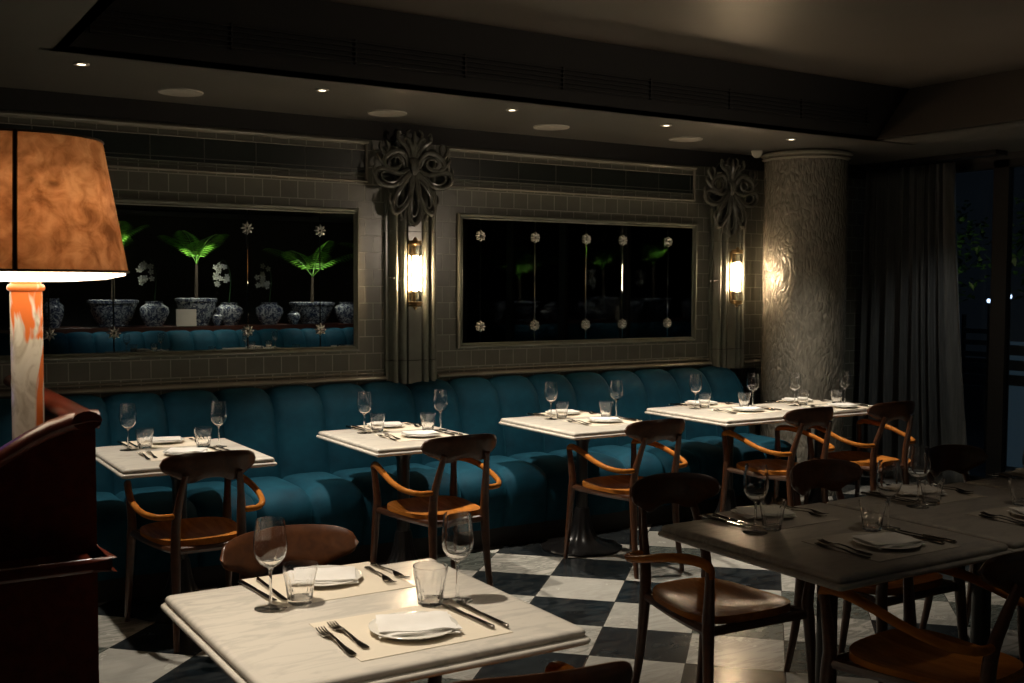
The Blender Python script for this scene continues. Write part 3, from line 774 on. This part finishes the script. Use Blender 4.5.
# lamp
t = thing('table_lamp', (.368, 2.66, 1.0)); tag(t, 'table lamp with brown parchment shade on a veined onyx column, at the left edge', 'lamp')
MB().lathe([(0,0),(.068,0),(.068,.03),(.05,.04),(0,.04)], 32).build('base', 'onyx', t)
MB().lathe([(0,.04),(.034,.04),(.034,.535),(0,.505)], 32).build('column', 'onyx', t)
MB().lathe([(.03,.532),(.037,.532),(.040,.536),(.040,.541),(.037,.546),(.032,.548),(.032,.565),(.030,.572),(.0,.572)], 32).build('collar', 'onyx', t)
MB().tube([(0,0,.57),(0,0,.64)], .012, 12).build('lamp_holder', 'brass', t)
sh = MB().lathe([(.217,.575),(.165,.870)], 64)
sh.f = [q for q in sh.f if len(q) == 4]
sh = sh.build('lamp_shade', 'parchment', t, solid=.0025)
for a in (-1.80, .3, 2.4):
    MB().tube([((.2195)*math.cos(a), (.2195)*math.sin(a), .575), ((.1675)*math.cos(a), (.1675)*math.sin(a), .87)], .005, 6).build('shade_rib', 'dark_bronze', sh)
for R_, z in ((.2185,.576), (.1665,.869)): MB().tube([(R_*math.cos(i*PI/24), R_*math.sin(i*PI/24), z) for i in range(48)], .003, 6, closed=True).build('shade_trim', 'dark_bronze', sh)
MB().lathe([(0,.552),(.10,.554),(.17,.559),(.212,.568),(.212,.573),(0,.573)], 48).build('diffuser', 'diffuser_glow', t)
sp_ = MB().lathe([(0,-.035)]+[(.035*math.sin(PI*i/10), -.035*math.cos(PI*i/10)) for i in range(1, 10)]+[(0,.035)], 20, (0,0,.68)); sp_.build('bulb', 'bulb_glow', t)
# till screen and paper at the edge
t = thing('till_screen', (.19, 2.82, 1.0), -.35); tag(t, 'small screen glowing blue behind the lamp column at the far left edge', 'screen')
MB().lathe([(0,0),(.07,0),(.07,.01),(.015,.02),(.015,.2),(0,.2)], 20).build('stand', 'dark_frame', t)
MB().box((-.16,-.012,.19), (.085,.012,.44)).build('housing', 'dark_frame', t, bevel=.004)
MB().box((-.15,-.0135,.365), (.078,-.0125,.405)).box((-.15,-.0135,.26), (.07,-.0125,.29)).build('display', 'screen_blue', t, smooth=False)
r_ = MB()
for i in range(7): r_.tube([(.035*math.cos(q*PI/8)*(1+.1*math.sin(i*2+q)), .03*math.sin(q*PI/8), .004+i*.006) for q in range(16)], .006, 6, closed=True)
pp = r_.lathe([(0,0),(.02,0),(.026,.02),(.018,.045),(0,.05)], 12).build('napkin_stack', 'linen'); pp.location = (.262, 2.56, 1.12)
tag(pp, 'bundle of crumpled white napkins behind the curved rail at the far left edge', 'napkins')
bxs = MB().box((-.06,-.06,0), (.06,.06,.118)).build('wooden_box', 'mahogany', bevel=.004); bxs.location = (.25, 2.56, 1.0); tag(bxs, 'dark wooden box holding napkins behind the curved rail', 'box')

# ------------------------------------------------------------------ window wall, curtain, outdoors
struct(MB().box((XR,YN,2.5), (XR+.1,WY+.1,3.1)).build('wall_right', 'dark_wall', smooth=False))
mull = [6.2, 5.013, 4.0, 2.8, 1.6, .4, -.8, -2.0, -3.2, -4.2]
for i, (a, b) in enumerate(zip(mull, mull[1:])):
    w = thing('window_%d' % (i+1), (XR+.03, (a+b)/2, 0)); w['kind'] = 'structure'; h = (a-b)/2
    MB().box((-.03,h-.063,0), (.03,h,2.5)).box((-.03,-h,0), (.03,-h+.063,2.5)).box((-.03,-h,0), (.03,h,.10)).box((-.03,-h,2.44), (.03,h,2.5)).build('window_frame', 'dark_frame', w, smooth=False)
    MB().box((-.004,-h+.05,.10), (.004,h-.05,2.44)).build('window_pane', 'window_glass', w, smooth=False)
# curtain
def curt(u, v):
    y = 6.14-u*(.83+.05*(1-v)); z = .02+v*(2.50-.02)
    amp = .055*(.55+.9*(1-v)**1.2); ph = 2*PI*(u*8.3+.35*math.sin(u*9)+.12*math.sin(v*2+u*5))
    x = 7.24+amp*math.sin(ph)+.02*math.sin(ph*2.3+v)
    return (x, y+.02*math.cos(ph)-(.10*(1-v)**2.5*u), z)
ct = MB().grid(curt, 220, 24).build('curtain', 'curtain', ang=80, solid=.004)
tag(ct, 'long dark grey curtain gathered in folds between the column and the window', 'curtain')
tr_ = MB().box((7.16,4.9,2.515), (7.30,6.15,2.548)).build('curtain_track', 'dark_frame', bevel=.003); tag(tr_, 'dark ceiling track the grey curtain hangs from', 'curtain track')
# outside
struct(MB().box((7.5,-8,-.15), (22,16,-.05)).build('ground', 'ground_dark', smooth=False))
lv = thing('slatted_screen', (8.9, 6.235, -.05)); tag(lv, 'pale horizontal slats outside the dark window beside the curtain', 'screen')
s_ = MB()
for i in range(6): s_.box((-.02,-.125,.655+i*.105), (.02,.125,.70+i*.105))
s_.build('slats', 'slat_paint', lv, smooth=False); MB().box((-.02,-.145,0), (.02,-.125,1.35)).box((-.02,.125,0), (.02,.145,1.35)).build('frame', 'dark_frame', lv, smooth=False)
lv = thing('slatted_screen', (8.9, 5.70, -.05)); tag(lv, 'bluish slatted panel outside the window at the right edge', 'screen')
s_ = MB()
for i in range(3): s_.box((-.02,-.30,.73+i*.135), (.02,.21,.82+i*.135))
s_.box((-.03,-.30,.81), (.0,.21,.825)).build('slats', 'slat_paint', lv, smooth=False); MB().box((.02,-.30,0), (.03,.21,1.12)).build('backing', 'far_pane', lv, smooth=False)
def bush(loc, R_, n, mat, seed):
    random.seed(seed); m = MB(); c = Vector(loc)
    for i in range(n):
        d = Vector((random.gauss(0,1), random.gauss(0,1), random.gauss(0,1))).normalized()*R_*random.uniform(.45, 1)
        d.z *= 1.1; a = Vector((random.gauss(0,1), random.gauss(0,1), random.gauss(0,.5))).normalized(); b = a.cross(Vector((.3,.2,1))).normalized(); L = random.uniform(.07,.14); w = L*.28
        q = c+d; m.add([q-a*L*.5, q+b*w, q+a*L*.5+Vector((0,0,-.02)), q-b*w], [(0,1,2,3)])
    return m
sd = 0
for x, y, z, R_, ht in ((10.2,7.6,1.95,.55,1.5), (10.6,6.6,2.0,.6,1.5), (9.9,2.5,1.2,.7,.8), (10.4,-1.6,1.5,.8,1.0), (10,4.6,1.7,.6,1.2)):
    sd += 1; tt = thing('outdoor_bush', (x, y, 0)); 
    tag(tt, ['dark leafy bush high behind the slatted screen outside', 'dark bush outside at the right edge of the window', 'low garden bush seen only in the mirror reflection', 'large garden bush farthest back in the mirror reflection', 'dark bush outside the middle window pane'][sd-1], 'bush', 'bushes outside the windows')
    bush((0,0,z), R_, 420, None, sd).build('foliage', 'leaf_dark', tt, smooth=False); MB().tube([(0,0,-.06),(0,0,z)], .03, 8).build('stem', 'bark', tt)
for i, (x, y, z, lb) in enumerate(((8.9,6.12,1.46,'small bluish garden light outside, left of the window mullion'), (8.9,5.91,1.50,'small bluish garden light outside, right of the window mullion'))):
    t = thing('garden_light', (x, y, -.05)); tag(t, lb, 'garden light')
    MB().tube([(0,0,0),(0,0,z)], .008, 8).build('post', 'dark_frame', t); MB().lathe([(0,0),(.014,.005),(.018,.02),(.014,.035),(0,.04)], 12, (0,0,z)).build('head', 'cool_dot', t)
# lit far windows that the second mirror picks up
k_ = 0
for (x, y, z, w) in ((9.0,-3.45,1.45,.62), (9.0,-2.25,1.45,.42), (9.0,-.88,1.45,.22)):
    k_ += 1; wd = thing('lit_window', (x, y, z)); tag(wd, ['distant lit window, widest, seen only as a reflection in the mirror', 'distant lit window beside the widest one, seen only in the mirror', 'distant small lit window seen only in the mirror'][k_-1], 'window')
    MB().box((0,-w/2,-.12), (.03,w/2,.12)).box((0,-.03,-z-.05), (.03,.03,-.12)).build('frame', 'dark_frame', wd, smooth=False); g = MB()
    for q in range(4):
        for h_ in (0, 1): g.box((-.01,-w/2+.03+q*w/4,-.10+h_*.11), (0,-w/2+w/4-.03+q*w/4,-.02+h_*.11))
    g.build('panes', 'warm_dot', wd, smooth=False)

# ------------------------------------------------------------------ potted palms on the partition (seen in the mirror)
def pot(kind, R_, H):
    if kind == 0: pr_ = [(0,0),(.62,0),(.66,.04),(.60,.06),(.78,.3),(.92,.6),(1,.86),(1.06,.88),(1.06,.98),(.96,1.0),(.93,.93),(.5,.9),(0,.9)]
    else: pr_ = [(0,0),(.55,0),(.58,.04),(.80,.25),(1,.55),(.95,.75),(.60,.88),(.55,.92),(.62,1.0),(.52,1.0),(.45,.9),(0,.88)]
    return MB().lathe([(a*R_, b*H) for a, b in pr_], 36)
def palm(m, base, n, L, seed):
    random.seed(seed)
    for i in range(n):
        a = 2*PI*i/n+random.uniform(-.3,.3); el = random.uniform(.85,1.35); pts = []
        for j in range(11):
            s = j/10; rr_ = L*s*math.cos(el)*(1+.5*s); z = L*(s*math.sin(el)-.38*s*s)
            pts.append(Vector(base)+Vector((math.cos(a)*rr_, math.sin(a)*rr_, z)))
        m.tube(pts, .004, 5)
        for j in range(2, 11):
            for q in (0, .5):
                if j+q > 10: continue
                pp_ = pts[j].lerp(pts[min(10,j+1)], q)
                d = (pts[j]-pts[j-1]).normalized(); sd_ = d.cross(Vector((0,0,1))).normalized(); l = L*.26*math.sin(PI*(j+q)/11.5)+.02
                for s_ in (-1, 1):
                    tip = pp_+(sd_*s_*.95+d*.35+Vector((0,0,-.40)))*l; w = d*.0022
                    m.add([pp_-w, pp_+w, (pp_+tip)/2+w*1.3+Vector((0,0,.01)), tip, (pp_+tip)/2-w*1.3], [(0,1,2,3,4)])
YS = -2.1
for i, (x, R_, H, L, st) in enumerate(((3.02,.30,.34,.75,.55), (4.08,.26,.36,.75,.45), (5.70,.30,.30,.85,.35), (6.9,.25,.33,.8,.5))):
    tt = thing('potted_palm', (x, YS, 1.0)); tag(tt, ['wide blue and white planter with a palm, leftmost in the mirror', 'blue and white planter with a bright palm frond, second in the mirror', 'wide low planter with a green palm, right part of the left mirror', 'planter with a palm, reflected in the right mirror'][i], 'plant', 'potted palms on the shelf')
    pot(0, R_, H).build('pot', 'pot', tt); m = MB(); m.tube([(0,0,H*.85),(.01,0,H+st)], [.025,.018], 8); m.build('stem', 'bark', tt)
    m = MB(); palm(m, (.01,0,H+st), 5, L, 20+i); m.build('fronds', 'leaf_green', tt, ang=30)
for i, (x, R_, H) in enumerate(((2.30,.13,.36), (3.52,.19,.32), (4.50,.19,.30), (5.06,.19,.30), (4.30,.07,.17), (5.36,.09,.18), (6.2,.18,.3))):
    o = thing('ginger_jar', (x, YS+(.05 if R_ > .1 else .19), 1.0)); pot(1, R_, H).build('jar_body', 'pot', o)
    if i in (1, 2, 3):
        m = MB(); limb(m, [(0,0,H*.85),(.03,0,H+.35),(-.06,.02,H+.56),(-.16,.03,H+.50)], [.008,.006,.005,.004], 6, 5); m.build('flower_stem', 'leaf_dark', o)
        random.seed(40+i); m = MB()
        for q in range(15):
            c = Vector((-.02-.17*random.random(), .03+random.uniform(-.04,.04), H+.50-.30*random.random()))
            for a in range(5):
                an = a*2*PI/5+q; m.add([c, c+Vector((math.cos(an)*.03, .006, math.sin(an)*.03)), c+Vector((math.cos(an+.5)*.042, .0, math.sin(an+.5)*.042)), c+Vector((math.cos(an+1)*.03, .006, math.sin(an+1)*.03))], [(0,1,2,3)])
        m.build('blossoms', 'petal_white', o, smooth=False)
    tag(o, ['slim blue and white ginger jar, leftmost of the reflected row', 'blue and white jar with pale flowers between the two left planters', 'round blue and white jar with pale flowers, right of the bright palm', 'blue and white jar with pale flowers, middle of the reflected shelf', 'tiny blue and white jar beside the bright palm planter', 'tiny blue and white jar before the wide low planter', 'round blue and white jar nearest the right end of the shelf'][i], 'jar', 'blue and white jars on the shelf')
o = MB().box((-.13,-.01,0), (.13,.01,.22)).build('menu_card', 'paper', smooth=False); o.location = (3.88, YS+.24, 1.0); tag(o, 'plain cream card propped on the reflected shelf', 'card')
random.seed(5)
for i, (x, lb) in enumerate(((3.05, 'white marble table in front of the reflected banquette, left one'), (4.45, 'white marble table in front of the reflected banquette, middle one'), (5.9, 'white marble table in front of the reflected banquette, right one'))):
    tt = make_table(.7, .78, 'table_marble'); tt.location = (x, -.72, 0); tag(tt, lb, 'table', 'reflected tables'); T_['B%d' % i] = (x, -.75)
    setting('B%d' % i, True, 'the '+lb.split(',')[1].strip()+' of the reflected tables', 0, 0, False, 'pngt'); setting('B%d' % i, False, 'the '+lb.split(',')[1].strip()+' of the reflected tables', 0, 0, False, 'pngt')

# ------------------------------------------------------------------ ceiling fittings
DL = [(.985,5.31), (2.16,5.33), (3.31,5.33), (4.42,5.30), (5.54,5.33)]
NM = ['leftmost', 'second from left', 'middle', 'second from right', 'rightmost']
for i, (x, y) in enumerate(DL):
    t = thing('downlight', (x, y, CEIL-.006)); tag(t, 'tiny lit recessed ceiling spotlight, %s of the five above the banquette' % NM[i], 'downlight', 'recessed spotlights')
    MB().lathe([(.020,.0),(.034,-.001),(.036,.003),(.036,.006),(.02,.006)], 24, close=True).build('ring', 'speaker_white', t)
    MB().lathe([(0,.003),(.02,.003),(.02,.006),(0,.006)], 20).build('lens', 'downlight_lens', t)
for i, (x, y) in enumerate(((1.565,5.80), (2.765,5.83), (3.875,5.77), (4.95,5.73))):
    t = thing('ceiling_speaker', (x, y, CEIL)); tag(t, 'round pale ceiling speaker, %s of the four above the banquette' % ['leftmost', 'second from left', 'third from left', 'rightmost'][i], 'speaker', 'round ceiling speakers')
    MB().lathe([(0,-.006),(.085,-.008),(.10,-.006),(.105,0),(0,0)], 36).build('grille', 'speaker_white', t); MB().lathe([(.088,-.008),(.112,-.007),(.115,0),(.088,0)], 36, close=True).build('rim', 'speaker_white', t)
o = MB().lathe([(0,-.05),(.02,-.046),(.035,-.03),(.04,-.01),(.045,0),(0,0)], 24).build('ceiling_sensor', 'speaker_white'); o.location = (5.83, 5.95, CEIL); tag(o, 'small domed sensor on the ceiling between the ornament and the column', 'sensor')

# ------------------------------------------------------------------ lights
def spot(x, y, z, tx, ty, tz, e, ang, blend=.5, c=(1,.84,.64), rad=.03):
    l = bpy.data.lights.new('spot', 'SPOT'); l.energy = e; l.spot_size = math.radians(ang); l.spot_blend = blend; l.color = c; l.shadow_soft_size = rad
    o = bpy.data.objects.new('spot', l); COL.objects.link(o); o.location = (x, y, z)
    o.rotation_euler = (Vector((tx, ty, tz))-Vector((x, y, z))).to_track_quat('-Z', 'Y').to_euler()
for (x, y), tx, e in zip(DL, (1.30, 2.5, 3.7, 4.8, 5.65), (135, 190, 190, 160, 105)):
    spot(x, y, CEIL-.015, tx, 4.95, .5, e*1.08, 78, .75, (1,.89,.74))
spot(.72, 2.60, CEIL-.015, 1.12, 2.40, .75, 150, 54, .7, (1,.88,.72))
spot(.60, 1.0, CEIL-.015, 1.1, 2.1, .72, 22, 34, .7, (1,.86,.68))          # added weak fill on the bright front table's near edge
spot(3.1, 1.75, CEIL2-.03, 3.25, 2.42, .75, 15, 42, .9)               # weak, right hand tables
def point(x, y, z, e, c, rad):
    l = bpy.data.lights.new('point', 'POINT'); l.energy = e; l.color = c; l.shadow_soft_size = rad
    o = bpy.data.objects.new('point', l); COL.objects.link(o); o.location = (x, y, z)
point(.368, 2.66, 1.735, 11, (1,.76,.50), .04)
for x in (3.02, 4.08, 5.7): spot(x, -1.9, CEIL-.02, x, -2.1, 1.3, 170, 50, .6, (1,.95,.8))
for x in (2.9, 4.3, 5.6): spot(x, -.55, CEIL-.01, x, -2.1, 1.1, 45, 50, .8, (.95,.95,1))  # added fills on the planter fronts, hidden by the mirror frame
spot(4.4, -1.0, CEIL-.02, 4.4, -1.1, .7, 60, 80, .6)
def area(x, y, z, s, e, c, rot=(0,0,0)):
    l = bpy.data.lights.new('area', 'AREA'); l.energy = e; l.size = s; l.color = c
    o = bpy.data.objects.new('area', l); COL.objects.link(o); o.location = (x, y, z); o.rotation_euler = rot
area(2.5, .5, 2.88, 3.0, .8, (.95,.95,.9))  # added faint ambient fill with no fixture
spot(5.72, .6, 2.0, 4.3, 3.6, 2.92, 75, 70, 1.0, (1,.8,.6), .01)  # added unseen uplight; makes the glow on the upper ceiling
spot(6.3, 4.5, CEIL-.02, 7.2, 5.6, .5, 16, 60, .9, (.95,.95,.9))        # added weak spot on the curtain folds, no fixture
spot(3.6, 2.6, 1.0, 6.22, 3.6, 2.75, 26, 46, 1.0, (1,.82,.66), .01)  # added unseen spot to brighten the sloped side of the coffer
area(9.3, 5.0, 3.6, 1.5, 9, (.5,.7,1.0))
spot(9.2, 7.4, 1.0, 10.3, 7.1, 2.1, 30, 60, .8, (1,.85,.4))  # added outdoor spot to brighten the bush leaves
w = bpy.data.worlds.new('night'); scn.world = w; w.use_nodes = True
w.node_tree.nodes['Background'].inputs[0].default_value = (.01,.014,.02,1); w.node_tree.nodes['Background'].inputs[1].default_value = .3
scn.view_settings.view_transform = 'Standard'; scn.view_settings.exposure = .0
